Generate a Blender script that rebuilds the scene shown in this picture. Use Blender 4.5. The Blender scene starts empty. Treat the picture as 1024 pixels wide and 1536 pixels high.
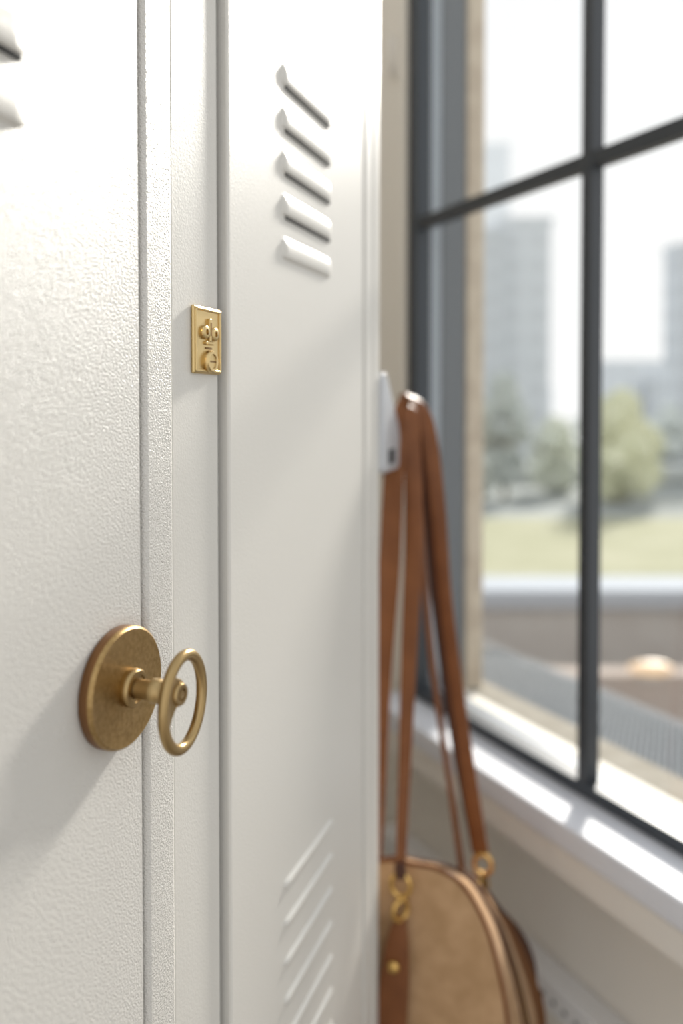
import bpy, bmesh, math, random
from mathutils import Vector, Matrix
random.seed(4)
E=1.25   # eye height above the room floor
scene=bpy.context.scene
scene.view_settings.view_transform='Standard'
scene.view_settings.look='None'

# ---------------------------------------------------------------- frames
ML=Matrix.Translation((-.1107,.4,E))@Matrix.Rotation(math.radians(69.95),4,'Z')   # locker face: x along face, y into locker
MW=Matrix.Translation((.119,1.35,E))@Matrix.Rotation(math.radians(-62.6),4,'Z')   # window wall: x along wall, y outward
MI=Matrix.Translation((0,0,E))

# ---------------------------------------------------------------- materials
def mat(name,col,rough=.5,metal=0,bump=None,var=None,spec=.5,sheen=0,coat=0):
    m=bpy.data.materials.new(name); m.use_nodes=True
    nt=m.node_tree; b=nt.nodes['Principled BSDF']
    b.inputs['Base Color'].default_value=(*col,1); b.inputs['Roughness'].default_value=rough
    b.inputs['Metallic'].default_value=metal; b.inputs['Specular IOR Level'].default_value=spec
    if sheen: b.inputs['Sheen Weight'].default_value=sheen
    if coat: b.inputs['Coat Weight'].default_value=coat
    tc=nt.nodes.new('ShaderNodeTexCoord')
    if bump:
        sc,strength,dist=bump
        n=nt.nodes.new('ShaderNodeTexNoise'); n.inputs['Scale'].default_value=sc; n.inputs['Detail'].default_value=3
        nt.links.new(tc.outputs['Object'],n.inputs['Vector'])
        bp=nt.nodes.new('ShaderNodeBump'); bp.inputs['Strength'].default_value=strength; bp.inputs['Distance'].default_value=dist
        nt.links.new(n.outputs['Fac'],bp.inputs['Height']); nt.links.new(bp.outputs['Normal'],b.inputs['Normal'])
    if var:
        sc,c2=var
        n=nt.nodes.new('ShaderNodeTexNoise'); n.inputs['Scale'].default_value=sc; n.inputs['Detail'].default_value=5
        nt.links.new(tc.outputs['Object'],n.inputs['Vector'])
        r=nt.nodes.new('ShaderNodeValToRGB'); r.color_ramp.elements[0].position=.35; r.color_ramp.elements[1].position=.65
        r.color_ramp.elements[0].color=(*col,1); r.color_ramp.elements[1].color=(*c2,1)
        nt.links.new(n.outputs['Fac'],r.inputs['Fac']); nt.links.new(r.outputs['Color'],b.inputs['Base Color'])
    return m
paint_rough=mat('locker_paint_textured',(.64,.62,.58),.38,bump=(900,1.0,.0009))
paint=mat('locker_paint',(.65,.63,.585),.42,bump=(650,.4,.0004))
dark=mat('dark_gap',(.012,.012,.012),.8)  # near-black colour standing in for the shade inside gaps and openings
brass=mat('antique_brass',(.42,.28,.12),.36,.95,bump=(1100,.45,.0004),var=(420,(.31,.20,.078)))
brass2=mat('satin_brass',(.40,.28,.13),.32,1,bump=(500,.08,.0003))
brass_dark=mat('brass_rim',(.26,.13,.055),.42,.9,bump=(500,.2,.0003))
gold=mat('polished_brass',(.62,.46,.22),.3,1,bump=(300,.08,.0004))
goldb=mat('buckle_gold',(.68,.43,.14),.22,1)
leather=mat('tan_leather',(.205,.074,.024),.5,bump=(400,.15,.0004),var=(30,(.165,.057,.018)),spec=.3)
leather_edge=mat('leather_edge',(.065,.024,.012),.55,spec=.3)
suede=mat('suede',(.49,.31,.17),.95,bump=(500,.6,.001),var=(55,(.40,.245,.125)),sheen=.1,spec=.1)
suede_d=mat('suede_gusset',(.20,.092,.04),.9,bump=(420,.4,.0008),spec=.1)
plast=mat('grey_metal',(.50,.51,.53),.35,.3)
wallm=mat('wall_paint',(.82,.775,.70),.8,bump=(120,.1,.0005))
sillm=mat('sill_paint',(.70,.71,.75),.5,spec=.35)
apron=mat('sill_edge',(.78,.74,.68),.5)
frame_d=mat('frame_dark',(.034,.041,.050),.4)
frame_m=mat('frame_mid',(.12,.135,.15),.4)
frame_l=mat('frame_light',(.32,.36,.40),.4)
muntm=mat('muntin_metal',(.034,.038,.044),.4)
stone=mat('reveal_stone',(.62,.54,.43),.85,var=(25,(.50,.42,.33)),bump=(60,.4,.003),spec=.15)
floorm=mat('floor_tile',(.50,.46,.42),.5,var=(3,(.45,.41,.37)))

def finish(bm,name,m,bevel=0,smooth=False,segs=3):
    bmesh.ops.recalc_face_normals(bm,faces=bm.faces)
    me=bpy.data.meshes.new(name); bm.to_mesh(me); bm.free()
    o=bpy.data.objects.new(name,me); scene.collection.objects.link(o)
    me.materials.append(m)
    if smooth:
        for p in me.polygons: p.use_smooth=True
    if bevel:
        b=o.modifiers.new('bevel','BEVEL'); b.width=bevel; b.segments=segs; b.limit_method='ANGLE'; b.angle_limit=math.radians(40)
        for p in me.polygons: p.use_smooth=True
        w=o.modifiers.new('wn','WEIGHTED_NORMAL'); w.keep_sharp=False
    return o
def addbox(bm,M,x0,x1,y0,y1,z0,z1):
    vs=[bm.verts.new(M@Vector(p)) for p in [(x0,y0,z0),(x1,y0,z0),(x1,y1,z0),(x0,y1,z0),(x0,y0,z1),(x1,y0,z1),(x1,y1,z1),(x0,y1,z1)]]
    for f in [(0,1,2,3),(4,5,6,7),(0,1,5,4),(1,2,6,5),(2,3,7,6),(3,0,4,7)]: bm.faces.new([vs[i] for i in f])
def box(name,M,x0,x1,y0,y1,z0,z1,m,bevel=0):
    bm=bmesh.new(); addbox(bm,M,x0,x1,y0,y1,z0,z1); return finish(bm,name,m,bevel)
def boxes(name,M,lst,m,bevel=0):
    bm=bmesh.new()
    for b in lst: addbox(bm,M,*b)
    return finish(bm,name,m,bevel)
def group(name,loc,parts):
    e=bpy.data.objects.new(name,None); e.empty_display_size=.05; e.location=loc; scene.collection.objects.link(e)
    inv=Matrix.Translation(-Vector(loc))
    for p in parts:
        p.parent=e; p.matrix_parent_inverse=inv
    return e
def lathe(name,M,prof,m,seg=64):
    # prof: list of (r,h) ; axis = local -y (out of locker face)
    bm=bmesh.new(); rings=[]
    for r,h in prof:
        if r<1e-6: rings.append([bm.verts.new(M@Vector((0,-h,0)))])
        else: rings.append([bm.verts.new(M@Vector((r*math.cos(2*math.pi*i/seg),-h,r*math.sin(2*math.pi*i/seg)))) for i in range(seg)])
    for a,b in zip(rings,rings[1:]):
        for i in range(seg):
            j=(i+1)%seg
            if len(a)==1: bm.faces.new([a[0],b[i],b[j]])
            elif len(b)==1: bm.faces.new([a[i],a[j],b[0]])
            else: bm.faces.new([a[i],a[j],b[j],b[i]])
    o=finish(bm,name,m,smooth=True)
    s=o.modifiers.new('es','EDGE_SPLIT'); s.split_angle=math.radians(50)
    return o
def tube(name,pts,r,m,closed=False,seg=16,flat=1.0,up=Vector((0,0,1))):
    bm=bmesh.new(); n=len(pts); rings=[]
    for i,p in enumerate(pts):
        p=Vector(p)
        if closed: t=Vector(pts[(i+1)%n])-Vector(pts[i-1])
        else: t=Vector(pts[min(i+1,n-1)])-Vector(pts[max(i-1,0)])
        t.normalize(); a=t.cross(up)
        if a.length<1e-4: a=t.cross(Vector((1,0,0)))
        a.normalize(); b=t.cross(a)
        rr=r[i] if isinstance(r,(list,tuple)) else r
        rings.append([bm.verts.new(p+a*rr*math.cos(2*math.pi*k/seg)+b*rr*flat*math.sin(2*math.pi*k/seg)) for k in range(seg)])
    for i in range(n if closed else n-1):
        a=rings[i]; b=rings[(i+1)%n]
        for k in range(seg): bm.faces.new([a[k],a[(k+1)%seg],b[(k+1)%seg],b[k]])
    if not closed: bm.faces.new(rings[0]); bm.faces.new(rings[-1])
    return finish(bm,name,m,smooth=True)
def catmull(pts,k=8):
    pts=[Vector(p) for p in pts]; P=[2*pts[0]-pts[1]]+pts+[2*pts[-1]-pts[-2]]; out=[]
    for i in range(1,len(P)-2):
        for j in range(k):
            t=j/k; a,b,c,d=P[i-1],P[i],P[i+1],P[i+2]
            out.append(.5*((2*b)+(c-a)*t+(2*a-5*b+4*c-d)*t*t+(3*b-a-3*c+d)*t**3))
    out.append(P[-2]); return out

# ---------------------------------------------------------------- lockers
FZ=-E+.002; TOP=.68
def hood(M,s0,s1,ztop,h,H):
    bm=bmesh.new(); NX=28; prof=[(0,0),(.08,.12),(.2,.45),(.32,.80),(.44,.97),(.6,1),(.84,.96),(.96,.7),(1,0)]
    rows=[]
    for i in range(NX+1):
        x=s0+(s1-s0)*i/NX; e=min(x-s0,s1-x)/.005; k=1 if e>=1 else math.sqrt(max(0,1-(1-e)**2))
        rows.append([bm.verts.new(M@Vector((x,.0004-H*k*f,ztop-h*(.5+(v-.5)*(.8+.2*k))))) for v,f in prof])
    for a,b in zip(rows,rows[1:]):
        for j in range(len(prof)-1): bm.faces.new([a[j],a[j+1],b[j+1],b[j]])
    return finish(bm,'louver',paint,smooth=True)
def vent(M,s0,s1,ztops,h,H,slits):
    ps=[]
    for i,z in enumerate(ztops):
        ps.append(hood(M,s0,s1,z,h,H))
        if i<slits: ps.append(box('vent_slit',M,s0+.006,s1-.003,-.0014,.002,z-h-.0018,z-h+.0004,dark))  # dark strip laid on the door as slit shade, nothing is cut
    return ps
shade_grey=mat('gap_grey',(.10,.10,.095),.8)  # flat grey standing in for shade down in the grooves
# locker 1
p=[box('carcass',ML,-.2535,.0515,.012,.46,FZ,TOP,paint,.001),
   box('door',ML,-.250,.0176,0,.0115,FZ+.06,TOP-.02,paint_rough,.0012),
   box('stile',ML,.0205,.0490,-.0008,.0118,FZ,TOP,paint_rough,.0036),
   box('gap_shade',ML,.0170,.0212,.004,.0119,FZ,TOP,dark)]  # last box is an added dark strip painting the shade in the gap
p+=vent(ML,-.172,-.065,[.145+.018+.0295*k for k in (4,3,2,1,0,-1)],.018,.003,5)
group('metal_locker',ML@Vector((-.1,.2,-E)),p)
# locker 2
p=[box('carcass',ML,.0517,.4325,.012,.46,FZ,TOP,paint,.001),
   box('stile',ML,.0540,.1085,.0040,.0119,FZ,TOP,paint,.0016),
   box('gap_shade',ML,.0485,.0545,.0070,.0119,FZ,TOP,shade_grey),
   box('gap_shade_2',ML,.1087,.1148,.008,.0119,FZ,TOP,shade_grey),
   box('door',ML,.1150,.3830,0,.0115,FZ+.06,TOP-.02,paint,.002),
   box('gap_shade_3',ML,.3832,.3869,.003,.0119,FZ,TOP,shade_grey),
   box('edge_stile',ML,.3871,.4080,-.0008,.0118,FZ,TOP,paint,.0025),
   box('corner_post',ML,.4125,.4325,-.0008,.03,FZ,TOP,paint,.003)]
p+=vent(ML,.1965,.295,[.2520-.0315*k for k in range(5)],.0185,.0028,4)
p+=vent(ML,.198,.300,[-.353-.0295*k for k in range(8)],.0075,.0028,0)
group('metal_locker.001',ML@Vector((.25,.2,-E)),p)

# ---------------------------------------------------------------- brass turn handle
MK=ML@Matrix.Translation((-.005,0,-.1392))
parts=[lathe('rosette_back',MK,[(0,.0003),(.0293,.0003),(.0299,.0010),(.0299,.0056)],brass_dark),
       lathe('rosette_face',MK,[(.0299,.0056),(.0296,.0070),(.0286,.0078),(.0278,.0076),(.015,.0080),(0,.0080)],brass)]
MS=ML@Matrix.Translation((-.0045,0,-.1392))
parts.append(lathe('collar',MS,[(0,.0078),(.0092,.0078),(.0095,.0095),(.0094,.0115),(.0086,.0125),(.0068,.0125),(.0066,.0118),(.0052,.0118),(0,.0118)],brass2,40))
parts.append(lathe('stem',MS,[(0,.0115),(.0052,.0115),(.0048,.0135),(.0048,.0205),(.0060,.0212),(.0060,.0250),(.0052,.0258),(.0052,.0300),(.0060,.0315),(0,.0315)],brass2,40))
parts.append(lathe('boss',MS,[(0,.0315),(.0054,.0315),(.0058,.0325),(.0058,.0365),(.0050,.0378),(.0032,.0378),(.0030,.0368),(.0024,.0368),(.0022,.0376),(0,.0378)],brass2,40))
MR=ML@Matrix.Translation((.0012,-.0348,-.1450))@Matrix.Rotation(math.radians(-1),4,'Z')@Matrix.Rotation(math.radians(7),4,'Y')
ringp=[MR@Vector((.0172*math.cos(a),0,.0226*math.sin(a))) for a in [2*math.pi*i/96 for i in range(96)]]
ax=(MR.to_3x3()@Vector((0,1,0)))
parts.append(tube('ring_bow',ringp,.0029,brass2,True,20,.95,up=ax))
# web joining boss and bow
bm=bmesh.new()
web=[(-.0160,.0105),(-.0128,.0150),(-.0095,.0135),(-.0050,.0118),(-.0022,.0095),(-.0018,.0055),(-.0045,.0015),(-.0090,-.0020),(-.0118,-.0060),(-.0132,-.0105),(-.0142,-.0130),(-.0152,-.0110),(-.0166,-.0040),(-.0170,.0030)]
f=[bm.verts.new(MR@Vector((x,-.0018,z))) for x,z in web]; g=[bm.verts.new(MR@Vector((x,.0016,z))) for x,z in web]
bm.faces.new(f); bm.faces.new(g)
for i in range(len(web)): j=(i+1)%len(web); bm.faces.new([f[i],f[j],g[j],g[i]])
parts.append(finish(bm,'web',brass2,.0009))
group('turn_handle',MK@Vector((0,0,0)),parts)

# ---------------------------------------------------------------- brass lock plate
y0=.0040; q=.0022
parts=[box('plate',ML,.0725+q,.1050+q,y0-.0026,y0-.0001,.0195,.0600,gold,.0012)]
x0,x1,z0,z1=.0735+q,.1040+q,.0205,.0590
parts.append(boxes('rim',ML,[(x0,x1,y0-.0036,y0-.002,z0,z0+.0018),(x0,x1,y0-.0036,y0-.002,z1-.0018,z1),(x0,x0+.0018,y0-.0036,y0-.002,z0,z1),(x1-.0018,x1,y0-.0036,y0-.002,z0,z1)],gold,.0006))
def lp(cx,cz): return ML@Matrix.Translation((cx+q,y0-.0024,cz))
parts.append(lathe('button',lp(.0900,.0272),[(0,0),(.0068,0),(.0068,.0022),(.0060,.0034),(.0045,.0034),(.0042,.0026),(0,.0024)],gold,32))
parts.append(lathe('boss_round',lp(.0840,.0445),[(0,0),(.0042,0),(.0042,.0018),(.0034,.0026),(.0018,.0026),(.0016,.0012),(0,.0012)],gold,24))
parts.append(lathe('boss_round_2',lp(.0950,.0440),[(0,0),(.0042,0),(.0042,.0018),(.0034,.0026),(.0018,.0026),(.0016,.0012),(0,.0012)],gold,24))
parts.append(boxes('tongue',ML,[(.0880+q,.0905+q,y0-.0046,y0-.002,.0390,.0530),(.0845+q,.0940+q,y0-.0042,y0-.002,.0372,.0394)],gold,.0006))
slotb=mat('slot_brass',(.22,.13,.05),.5,1)
parts.append(boxes('keyhole',ML,[(.0888+q,.0897+q,y0-.0049,y0-.004,.0425,.0505),(.0853+q,.0932+q,y0-.0030,y0-.002,.0345,.0358)],slotb,.0))
parts.append(box('button_slot',ML,.0860+q,.0945+q,y0-.0053,y0-.004,.0266,.0276,slotb))
group('lock_plate',ML@Vector((.09,0,.04)),parts)

# ---------------------------------------------------------------- coat hook on the end panel
prof=[(.4330,.020),(.4345,.031),(.4400,.036),(.4480,.033),(.4600,.018),(.4780,-.004),(.4900,-.018),(.4960,-.030),(.4985,-.050),(.4960,-.062),(.4880,-.067),(.4400,-.069),(.4330,-.066)]
bm=bmesh.new()
a=[bm.verts.new(ML@Vector((s,-.0045,z))) for s,z in prof]; b=[bm.verts.new(ML@Vector((s,.026,z))) for s,z in prof]
bm.faces.new(a); bm.faces.new(b)
for i in range(len(prof)): j=(i+1)%len(prof); bm.faces.new([a[i],a[j],b[j],b[i]])
parts=[finish(bm,'hook_body',plast,.0035)]
parts.append(box('slot',ML,.452,.474,-.0049,.001,-.060,-.044,dark,.001))
parts.append(tube('hook_arm',catmull([ML@Vector(q) for q in [(.480,.004,-.022),(.505,.001,-.022),(.530,-.003,-.020),(.545,-.006,-.014),(.550,-.007,-.008)]]),.0055,plast))
group('coat_hook',ML@Vector((.44,0,0)),parts)

# ---------------------------------------------------------------- handbag
C_n=.030; S0=.463; D=.107
half=[(.0,-.480),(.028,-.481),(.053,-.494),(.075,-.530),(.089,-.578),(.097,-.624),(.102,-.67),(.103,-.72),(.097,-.755),(.074,-.768)]
loop=[Vector((x,z,0)) for x,z in half]+[Vector((-x,z,0)) for x,z in half[:0:-1]]
def closed_cat(pts,k=6):
    n=len(pts); out=[]
    for i in range(n):
        a,b,c,d=pts[i-1],pts[i],pts[(i+1)%n],pts[(i+2)%n]
        for j in range(k):
            t=j/k; out.append(.5*((2*b)+(c-a)*t+(2*a-5*b+4*c-d)*t*t+(3*b-a-3*c+d)*t**3))
    return out
outl=[(v.x,v.y) for v in closed_cat(loop)]; NO=len(outl)
zc=-.63
def bag_pt(x,z,s,r=1.0):
    k=max(0,(s-S0)/D); top=min(1,max(0,(z+.74)/.22)); low=min(1,max(0,(-.49-z)/.15))
    xx_=x*r*(1+.19*k*low); zz_=zc+(z-zc)*r-.060*k*top
    return ML@Vector((s,-(C_n+xx_),zz_))
bm=bmesh.new(); rings=[]
for r,ds in [(.02,-.018),(.25,-.0175),(.5,-.0155),(.7,-.012),(.85,-.0075),(.95,-.003),(1,0.0)]:
    rings.append([bm.verts.new(bag_pt(x,z,S0+ds,r)) for x,z in outl])
for A,B in zip(rings,rings[1:]):
    for i in range(NO): j=(i+1)%NO; bm.faces.new([A[i],A[j],B[j],B[i]])
bm.faces.new(rings[0])
parts=[finish(bm,'front_panel',suede,smooth=True)]
bm=bmesh.new(); rings=[]
for k,r in [(0,1),(.1,1.015),(.3,1.03),(.5,1.035),(.7,1.03),(.9,1.015),(1,1),(1.04,.93),(1.1,.6),(1.12,.02)]:
    rings.append([bm.verts.new(bag_pt(x,z,S0+D*k,r)) for x,z in outl])
for A,B in zip(rings,rings[1:]):
    for i in range(NO): j=(i+1)%NO; bm.faces.new([A[i],A[j],B[j],B[i]])
bm.faces.new(rings[-1])
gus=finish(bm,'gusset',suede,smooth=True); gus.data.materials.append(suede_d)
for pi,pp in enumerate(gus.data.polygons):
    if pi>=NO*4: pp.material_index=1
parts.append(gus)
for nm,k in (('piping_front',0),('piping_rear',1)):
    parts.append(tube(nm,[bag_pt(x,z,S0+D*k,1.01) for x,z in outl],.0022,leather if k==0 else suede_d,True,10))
# zip along the dome
zi=[i%NO for i in range(-36,37)]
for nm,k,rr,mm in (('zip_tape',.34,.0028,leather_edge),('zip_teeth',.40,.0014,goldb),('zip_tape_rear',.46,.0028,leather_edge)):
    parts.append(tube(nm,[bag_pt(outl[i][0],outl[i][1],S0+D*k,1.031) for i in zi],rr,mm,False,8))
def ribbon(name,pts,widths,thick,wdirs,m,k=8):
    P=catmull(pts,k); n=len(P); bm=bmesh.new(); rows=[]
    def interp(arr,i):
        f=i/(n-1)*(len(arr)-1); a=int(min(f,len(arr)-2)); t=f-a; return arr[a]*(1-t)+arr[a+1]*t
    for i,p_ in enumerate(P):
        t=(P[min(i+1,n-1)]-P[max(i-1,0)]).normalized()
        w=interp(wdirs,i); w=(w-t*w.dot(t)).normalized(); th=t.cross(w).normalized()
        hw=interp(widths,i)/2; h=thick/2
        rows.append([bm.verts.new(p_+w*x+th*y) for x,y in [(-hw,-h*.6),(-hw*.85,-h),(hw*.85,-h),(hw,-h*.6),(hw,h*.6),(hw*.85,h),(-hw*.85,h),(-hw,h*.6)]])
    for a,b in zip(rows,rows[1:]):
        for j in range(8): bm.faces.new([a[j],a[(j+1)%8],b[(j+1)%8],b[j]])
    bm.faces.new(rows[0]); bm.faces.new(rows[-1])
    o=finish(bm,name,m,smooth=True); s=o.modifiers.new('es','EDGE_SPLIT'); s.split_angle=math.radians(38); return o
def V(x,y,z): return Vector((x,y,z+E))
nl=Vector((.94,-.34,0)); dd=Vector((.343,.939,0)); xx=Vector((1,0,0))
# front handle : left leg -> over the arm -> right leg
parts.append(ribbon('handle_front',[V(.030,.875,-.60),V(.0385,.868,-.42),V(.0435,.862,-.29),V(.0515,.858,-.17),V(.0570,.862,-.06),V(.0640,.866,-.006),V(.0700,.872,.001),V(.0755,.866,-.02),V(.0775,.858,-.13),V(.0730,.850,-.245),V(.0660,.835,-.39),V(.0605,.812,-.484)],
   [.018,.020,.022,.024,.022,.018,.016,.018,.020,.018,.013,.010],.0032,[nl,nl,nl,nl,nl,dd+nl*.5,dd,dd*.5+nl,nl,nl,nl,nl],leather))
parts.append(ribbon('handle_rear',[V(.150,.935,-.60),V(.1270,.93,-.443),V(.1060,.925,-.303),V(.0940,.918,-.185),V(.0850,.908,-.07),V(.0690,.90,.000),V(.0740,.893,.012),V(.0940,.890,-.018),V(.1075,.893,-.11),V(.1175,.897,-.22),V(.1385,.902,-.375),V(.1600,.903,-.515)],
   [.010,.010,.011,.012,.013,.016,.018,.018,.017,.015,.016,.018],.0034,[dd+nl*.5,dd+nl*.3,dd+nl*.3,dd+nl*.4,dd+nl*.5,dd,dd,dd*.7+nl,nl+dd*.3,nl,nl,nl],leather))
parts.append(ribbon('handle_lining',[V(.0740,.897,.006),V(.0890,.897,-.038),V(.0985,.901,-.12),V(.1095,.905,-.23),V(.1310,.909,-.38),V(.1560,.909,-.513)],[.016,.014,.012,.012,.012,.012],.003,[dd+nl,dd+nl,nl,nl,nl,nl],leather_edge))
# buckles: D-ring, clasp
def ring(name,c,r,t,ax1,ax2,m=goldb):
    return tube(name,[c+ax1*r*math.cos(2*math.pi*i/32)+ax2*r*1.15*math.sin(2*math.pi*i/32) for i in range(32)],t,m,True,10,up=ax1.cross(ax2))
zz=Vector((0,0,1))
parts.append(ring('buckle_ring',V(.0605,.806,-.490),.0100,.0026,nl,zz)); parts.append(ring('buckle_ring_low',V(.0600,.803,-.514),.0090,.0026,(nl*.6+dd*.8).normalized(),zz))
parts.append(ribbon('buckle_loop',[V(.0600,.812,-.470),V(.0600,.806,-.476),V(.0600,.803,-.482)],[.011,.012,.011],.004,[nl,nl],leather_edge))
parts.append(ribbon('tab_front',[V(.0600,.804,-.522),V(.0575,.803,-.545),V(.0540,.802,-.585),V(.0500,.802,-.65),V(.0480,.802,-.74)],[.012,.022,.030,.032,.032],.004,[nl,nl],leather))
parts.append(lathe('rivet',Matrix.Translation((.0525,.7985,E-.570))@Matrix.Rotation(math.radians(-20),4,'Z'),[(.0065,-.002),(.0065,.001),(.005,.003),(0,.0038)],goldb,20))
parts.append(ring('buckle_ring_rear',V(.161,.898,-.522),.0100,.0028,nl,zz)); parts.append(ring('buckle_ring_rear_low',V(.1605,.897,-.546),.0080,.0026,(nl*.5+dd*.86).normalized(),zz))
parts.append(tube('clasp',catmull([V(.1605,.897,-.534),V(.161,.896,-.548),V(.162,.896,-.562)]),.0042,leather_edge))
parts.append(ribbon('tab_rear',[V(.161,.897,-.552),V(.174,.899,-.578),V(.1965,.900,-.608),V(.2090,.900,-.640),V(.2120,.900,-.69)],[.012,.020,.024,.026,.026],.005,[nl*.9+dd*.4,nl+dd*.4],leather_edge))
group('handbag',ML@Vector((.51,-.04,-.77)),parts)

# ---------------------------------------------------------------- window
ZB,ZT=-.473,.95; TW=2.0
parts=[boxes('frame_outer',MW,[(0,.028,-.010,.020,ZB-.012,ZT+.03),(TW-.03,TW,-.010,.020,ZB-.012,ZT+.03),(0,TW,-.010,.020,ZB-.012,ZB+.005),(0,TW,-.010,.020,ZT,ZT+.03)],frame_d,.002),
       boxes('frame_gasket',MW,[(.0,.026,.020,.040,ZB-.012,ZT+.02),(0,TW,.020,.040,ZB-.012,ZB-.004)],frame_l,.001),
       boxes('frame_jamb',MW,[(.0,.028,.040,.088,ZB-.012,ZT+.02),(0,TW,.040,.060,ZB-.014,ZB-.008)],frame_m,.002)]
mt=[.406,.79,1.17,1.55]
parts.append(boxes('muntin_vertical',MW,[(t-.0085,t+.0085,-.008,.014,ZB,ZT) for t in mt],muntm,.0015))
parts.append(boxes('muntin_horizontal',MW,[(.02,TW-.02,-.006,.012,z-.0095,z+.0095) for z in (.301,.80)],muntm,.0015))
gl=bpy.data.materials.new('window_glass'); gl.use_nodes=True; nt=gl.node_tree; nt.nodes.clear()
o_=nt.nodes.new('ShaderNodeOutputMaterial'); mx=nt.nodes.new('ShaderNodeMixShader'); tr=nt.nodes.new('ShaderNodeBsdfTransparent'); gs=nt.nodes.new('ShaderNodeBsdfGlossy')
gs.inputs['Roughness'].default_value=.05; mx.inputs[0].default_value=.10; tr.inputs[0].default_value=(.98,.99,.985,1)
nt.links.new(tr.outputs[0],mx.inputs[1]); nt.links.new(gs.outputs[0],mx.inputs[2]); nt.links.new(mx.outputs[0],o_.inputs[0])
bm=bmesh.new(); bm.faces.new([bm.verts.new(MW@Vector(v)) for v in ((.02,.003,ZB),(TW-.02,.003,ZB),(TW-.02,.003,ZT),(.02,.003,ZT))])
parts.append(finish(bm,'glass',gl))
group('window_1',MW@Vector((1,0,ZB)),parts)
boxes('wall_right',MW,[(-1.3,-.0005,0,.09,-E,1.45),(-.0005,TW+.0005,.008,.09,-E,-.487),(-.0005,TW+.0005,0,.09,ZT+.031,1.45),(TW+.0005,3.2,0,.09,-E,1.45)],wallm)
boxes('window_reveal',MW,[(-.30,.030,.0905,.128,ZB-.4,1.4)],stone,.004)
boxes('trim_1',MW,[(-.02,TW+.05,-.075,-.0005,-.518,-.4865),],sillm,.004)
boxes('trim_2',MW,[(-.02,TW+.05,-.071,-.0605,-.556,-.5185)],apron,.003)
boxes('trim_3',MW,[(-.035,-.012,-.010,-.0004,-.48,1.3)],wallm,.003)
# hinge on wall strip
group('window_hinge',MW@Vector((-.04,0,.5)),[box('leaf',MW,-.062,-.046,-.006,-.0004,.565,.64,apron,.002),tube('pin',[MW@Vector((-.054,-.008,.57)),MW@Vector((-.054,-.008,.635))],.004,apron)])
box('outer_sill',MW,-.1,TW+.2,.0905,.150,-.56,-.488,mat('outer_sill_stone',(.36,.335,.29),.9,var=(30,(.31,.285,.24)),spec=.1),.004)
# wire-mesh guard on the outside ledge
wm=mat('mesh_wire',(.24,.26,.28),.9,spec=.1)
bm=bmesh.new()
for i in range(-20,230):
    x=i*.011
    for sgn in (1,-1):
        a=Vector((x,.158,-.500)); b=Vector((x+sgn*.15,.34,-.502)); 
        d=(b-a).normalized(); q=Vector((-d.y,d.x,0))*.0013
        vs=[bm.verts.new(MW@v) for v in (a-q,a+q,b+q,b-q)]; bm.faces.new(vs)
parts=[finish(bm,'wires',wm)]
parts.append(box('ledge',MW,-.2,TW+.4,.153,.342,-.56,-.512,mat('ledge_grey',(.10,.11,.12),.95,spec=.05)))
group('wire_mesh_ledge',MW@Vector((1,.25,-.5)),parts)
# trunking along the wall
parts=[box('duct',MW,-.05,TW,-.030,.0075,-.775,-.735,mat('duct_white',(.80,.79,.78),.5),.003)]
parts.append(boxes('vent_hole',MW,[(.36+.02*i,.366+.02*i,-.0305,-.029,-.76,-.754) for i in range(6)],shade_grey))
group('cable_trunking',MW@Vector((1,-.01,-.75)),parts)

# ---------------------------------------------------------------- room shell
box('wall_back',ML,-2.0,1.25,.47,.55,-E,1.45,wallm)
bm=bmesh.new(); fl=[ML@Vector((-2.0,.47,-E)),ML@Vector((1.22,.47,-E)),MW@Vector((0,.0,-E)),MW@Vector((3.2,0,-E)),Vector((.9,-3,0)),Vector((-1.6,-3,0))]
top=[bm.verts.new(v) for v in fl]; bot=[bm.verts.new(v-Vector((0,0,.1))) for v in fl]
bm.faces.new(top); bm.faces.new(bot)
for i in range(6): j=(i+1)%6; bm.faces.new([top[i],top[j],bot[j],bot[i]])
finish(bm,'floor',floorm)

# ---------------------------------------------------------------- outside
G=-3.0
grass=mat('grass',(.31,.31,.205),.95,var=(.8,(.37,.365,.26)),spec=.1)
box('ground_lawn',MI,-60,120,9.2,21.5,G-.2,G,grass)
box('ground_plaza',MI,-60,160,21.5,200,G-.2,G-.01,mat('plaza',(.30,.32,.31),.9,spec=.1))
box('ground_path',MI,-20,30,1.9,9.2,G-1.2,G-1.0,mat('paving',(.29,.24,.205),.9,var=(1.2,(.23,.19,.165)),spec=.1))
white=mat('coping',(.40,.43,.47),.85,spec=.1)
brick=mat('brick_wall',(.50,.49,.47),.9,var=(1.5,(.44,.42,.40)),spec=.1)
group('garden_wall',(5,8,E+G-1),[box('wall_body',MI,-6,26,8.0,8.5,G-1.2,-2.02,brick),box('coping',MI,-6,26,7.9,8.6,-2.02,-1.83,white,.02)])
group('patio_wall',(4,6,E+G-1),[box('wall_body',MI,-4,20,6.2,6.4,G-1.2,-2.1,mat('patio_brick',(.38,.32,.28),.9,var=(2,(.44,.38,.34)),spec=.1))])
lm=bpy.data.materials.new('lamp_glow'); lm.use_nodes=True; b=lm.node_tree.nodes['Principled BSDF']; b.inputs['Base Color'].default_value=(.3,.25,.2,1); b.inputs['Emission Color'].default_value=(1,.66,.36,1); b.inputs['Emission Strength'].default_value=.8
ls=lathe('lamp_glass',Matrix.Translation((2.40,6.18,E-2.03)),[(0,0),(.17,0),(.17,.04),(.12,.10),(0,.12)],lm,32)
for v in ls.data.vertices: v.co.z=(E-2.03)+(v.co.z-(E-2.03))*.30
lb=box('lamp_bracket',MI,2.31,2.49,6.17,6.199,-2.14,-2.08,brick)
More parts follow.
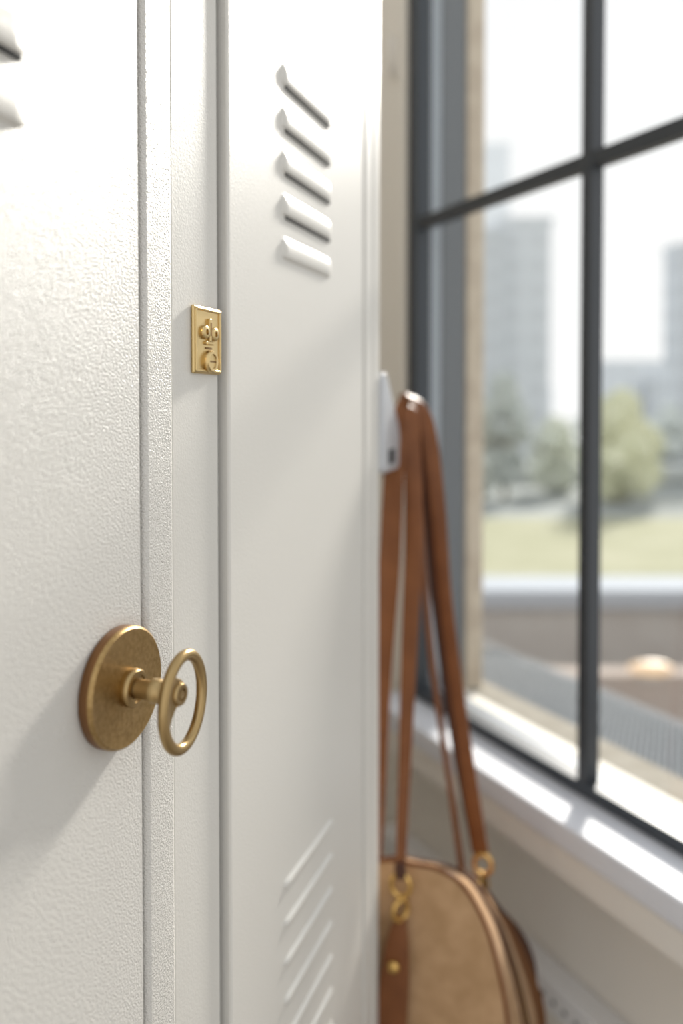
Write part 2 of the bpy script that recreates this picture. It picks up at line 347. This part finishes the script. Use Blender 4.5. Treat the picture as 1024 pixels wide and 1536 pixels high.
group('garden_lamp',(2.40,6.18,E-2.0),[ls,lb])
def building(name,x0,x1,y0,y1,h,col,rows,cols,wk=.86):
    wm_=mat(name+'_wall',col,.9,spec=.1); gm=mat(name+'_window',tuple(c*wk for c in col),.6,spec=.2)  # pale, low-contrast wall and window colours carry the distance haze
    ps=[box('walls',MI,x0,x1,y0,y1,G,h,wm_),box('parapet',MI,x0-.1,x1+.1,y0-.1,y1+.1,h,h+.3,wm_)]
    L=[]
    dx=(x1-x0)/cols; dz=(h-G-1)/rows
    for i in range(cols):
        for j in range(rows):
            L.append((x0+dx*(i+.25),x0+dx*(i+.75),y0-.04,y0+.05,G+.8+dz*(j+.25),G+.8+dz*(j+.75)))
    ps.append(boxes('windows',MI,L,gm))
    L=[]
    dy=(y1-y0)/4
    for i in range(4):
        for j in range(rows): L.append((x0-.04,x0+.05,y0+dy*(i+.25),y0+dy*(i+.75),G+.8+dz*(j+.25),G+.8+dz*(j+.75)))
    ps.append(boxes('side_windows',MI,L,gm))
    group(name,((x0+x1)/2,(y0+y1)/2,E+G),ps)
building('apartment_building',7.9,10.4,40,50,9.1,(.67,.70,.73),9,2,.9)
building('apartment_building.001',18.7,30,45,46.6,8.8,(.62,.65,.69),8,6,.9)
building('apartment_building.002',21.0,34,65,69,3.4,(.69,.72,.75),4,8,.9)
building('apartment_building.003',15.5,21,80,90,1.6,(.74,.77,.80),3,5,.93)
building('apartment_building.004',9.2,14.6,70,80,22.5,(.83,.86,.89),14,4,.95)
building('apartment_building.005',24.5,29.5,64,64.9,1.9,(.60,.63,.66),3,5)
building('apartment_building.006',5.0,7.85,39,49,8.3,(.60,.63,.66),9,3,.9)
def tree(name,x,y,h,r,col,col2,n=26,asp=1.3):
    lf=mat(name+'_leaves',col,.9,var=(2.5,col2),spec=.1); bk=mat(name+'_bark',(.36,.34,.29),.9)  # haze is mixed into the leaf and bark colours
    ps=[tube('trunk',catmull([(x,y,E+G),(x+.05,y,E+G+h*.25),(x-.05,y,E+G+h*.55)]),[.12]*17,bk)]
    for k in range(4):
        a=k*1.6; ps.append(tube('branch',[(x,y,E+G+h*.25),(x+r*.5*math.cos(a),y+r*.5*math.sin(a),E+G+h*.6)],.05,bk))
    bm=bmesh.new()
    for i in range(n):
        u=random.random()*2*math.pi; v=random.uniform(-1,1); q=random.random()**.5
        rr=math.sqrt(max(0,1-v*v))*r*.72*q*(1.0-.35*v)
        c=Vector((x+rr*math.cos(u),y+rr*math.sin(u),E+G+h*.50+v*h*.40))
        b2=bmesh.ops.create_icosphere(bm,subdivisions=2,radius=r*random.uniform(.24,.38),matrix=Matrix.Translation(c))
        for vv in b2['verts']: vv.co+=Vector((random.uniform(-1,1),random.uniform(-1,1),random.uniform(-1,1)))*r*.07
    ps.append(finish(bm,'foliage',lf)); group(name,(x,y,E+G),ps)
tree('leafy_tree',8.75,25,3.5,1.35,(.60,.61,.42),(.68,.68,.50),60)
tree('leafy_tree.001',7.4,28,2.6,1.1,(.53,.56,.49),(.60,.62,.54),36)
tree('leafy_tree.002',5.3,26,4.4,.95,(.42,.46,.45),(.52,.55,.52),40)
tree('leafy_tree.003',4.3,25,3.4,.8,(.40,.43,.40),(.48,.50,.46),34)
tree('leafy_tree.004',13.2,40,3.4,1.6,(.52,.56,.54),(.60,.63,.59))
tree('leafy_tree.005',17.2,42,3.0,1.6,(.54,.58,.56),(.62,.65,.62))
box('hedge_row',MI,-10,40,31,32.5,G,G+.7,mat('hedge',(.44,.47,.46),.95,var=(1,(.52,.54,.52))),.2)

# ---------------------------------------------------------------- light
w=bpy.data.worlds.new('sky'); scene.world=w; w.use_nodes=True; nt=w.node_tree
bg=nt.nodes['Background']; tc=nt.nodes.new('ShaderNodeTexCoord'); sp=nt.nodes.new('ShaderNodeSeparateXYZ'); rp=nt.nodes.new('ShaderNodeValToRGB')
nt.links.new(tc.outputs['Generated'],sp.inputs[0]); nt.links.new(sp.outputs['Z'],rp.inputs['Fac']); nt.links.new(rp.outputs['Color'],bg.inputs['Color'])
rp.color_ramp.elements[0].position=.25; rp.color_ramp.elements[0].color=(1,1,1,1)
rp.color_ramp.elements[1].position=.9; rp.color_ramp.elements[1].color=(.88,.92,.97,1)
bg.inputs['Strength'].default_value=1.12
sun=bpy.data.lights.new('sun','SUN'); sun.energy=7.5; sun.angle=math.radians(6.5); sun.color=(1,.95,.88)
so=bpy.data.objects.new('sun',sun); scene.collection.objects.link(so)
ds=Vector((.3429+.13*.9394,.9394-.13*.3429,.52)); so.rotation_euler=ds.to_track_quat('Z','Y').to_euler(); so.location=(3,6,5)

# ---------------------------------------------------------------- camera
cam=bpy.data.cameras.new('camera'); co=bpy.data.objects.new('camera',cam); scene.collection.objects.link(co); scene.camera=co
co.location=(0,0,E); co.rotation_euler=(math.radians(90-1.5),0,0)
cam.sensor_fit='VERTICAL'; cam.sensor_height=36; cam.sensor_width=24; cam.lens=28.125; cam.shift_y=-.0827
cam.clip_start=.01; cam.clip_end=500
cam.dof.use_dof=True; cam.dof.focus_distance=.45; cam.dof.aperture_fstop=2.8
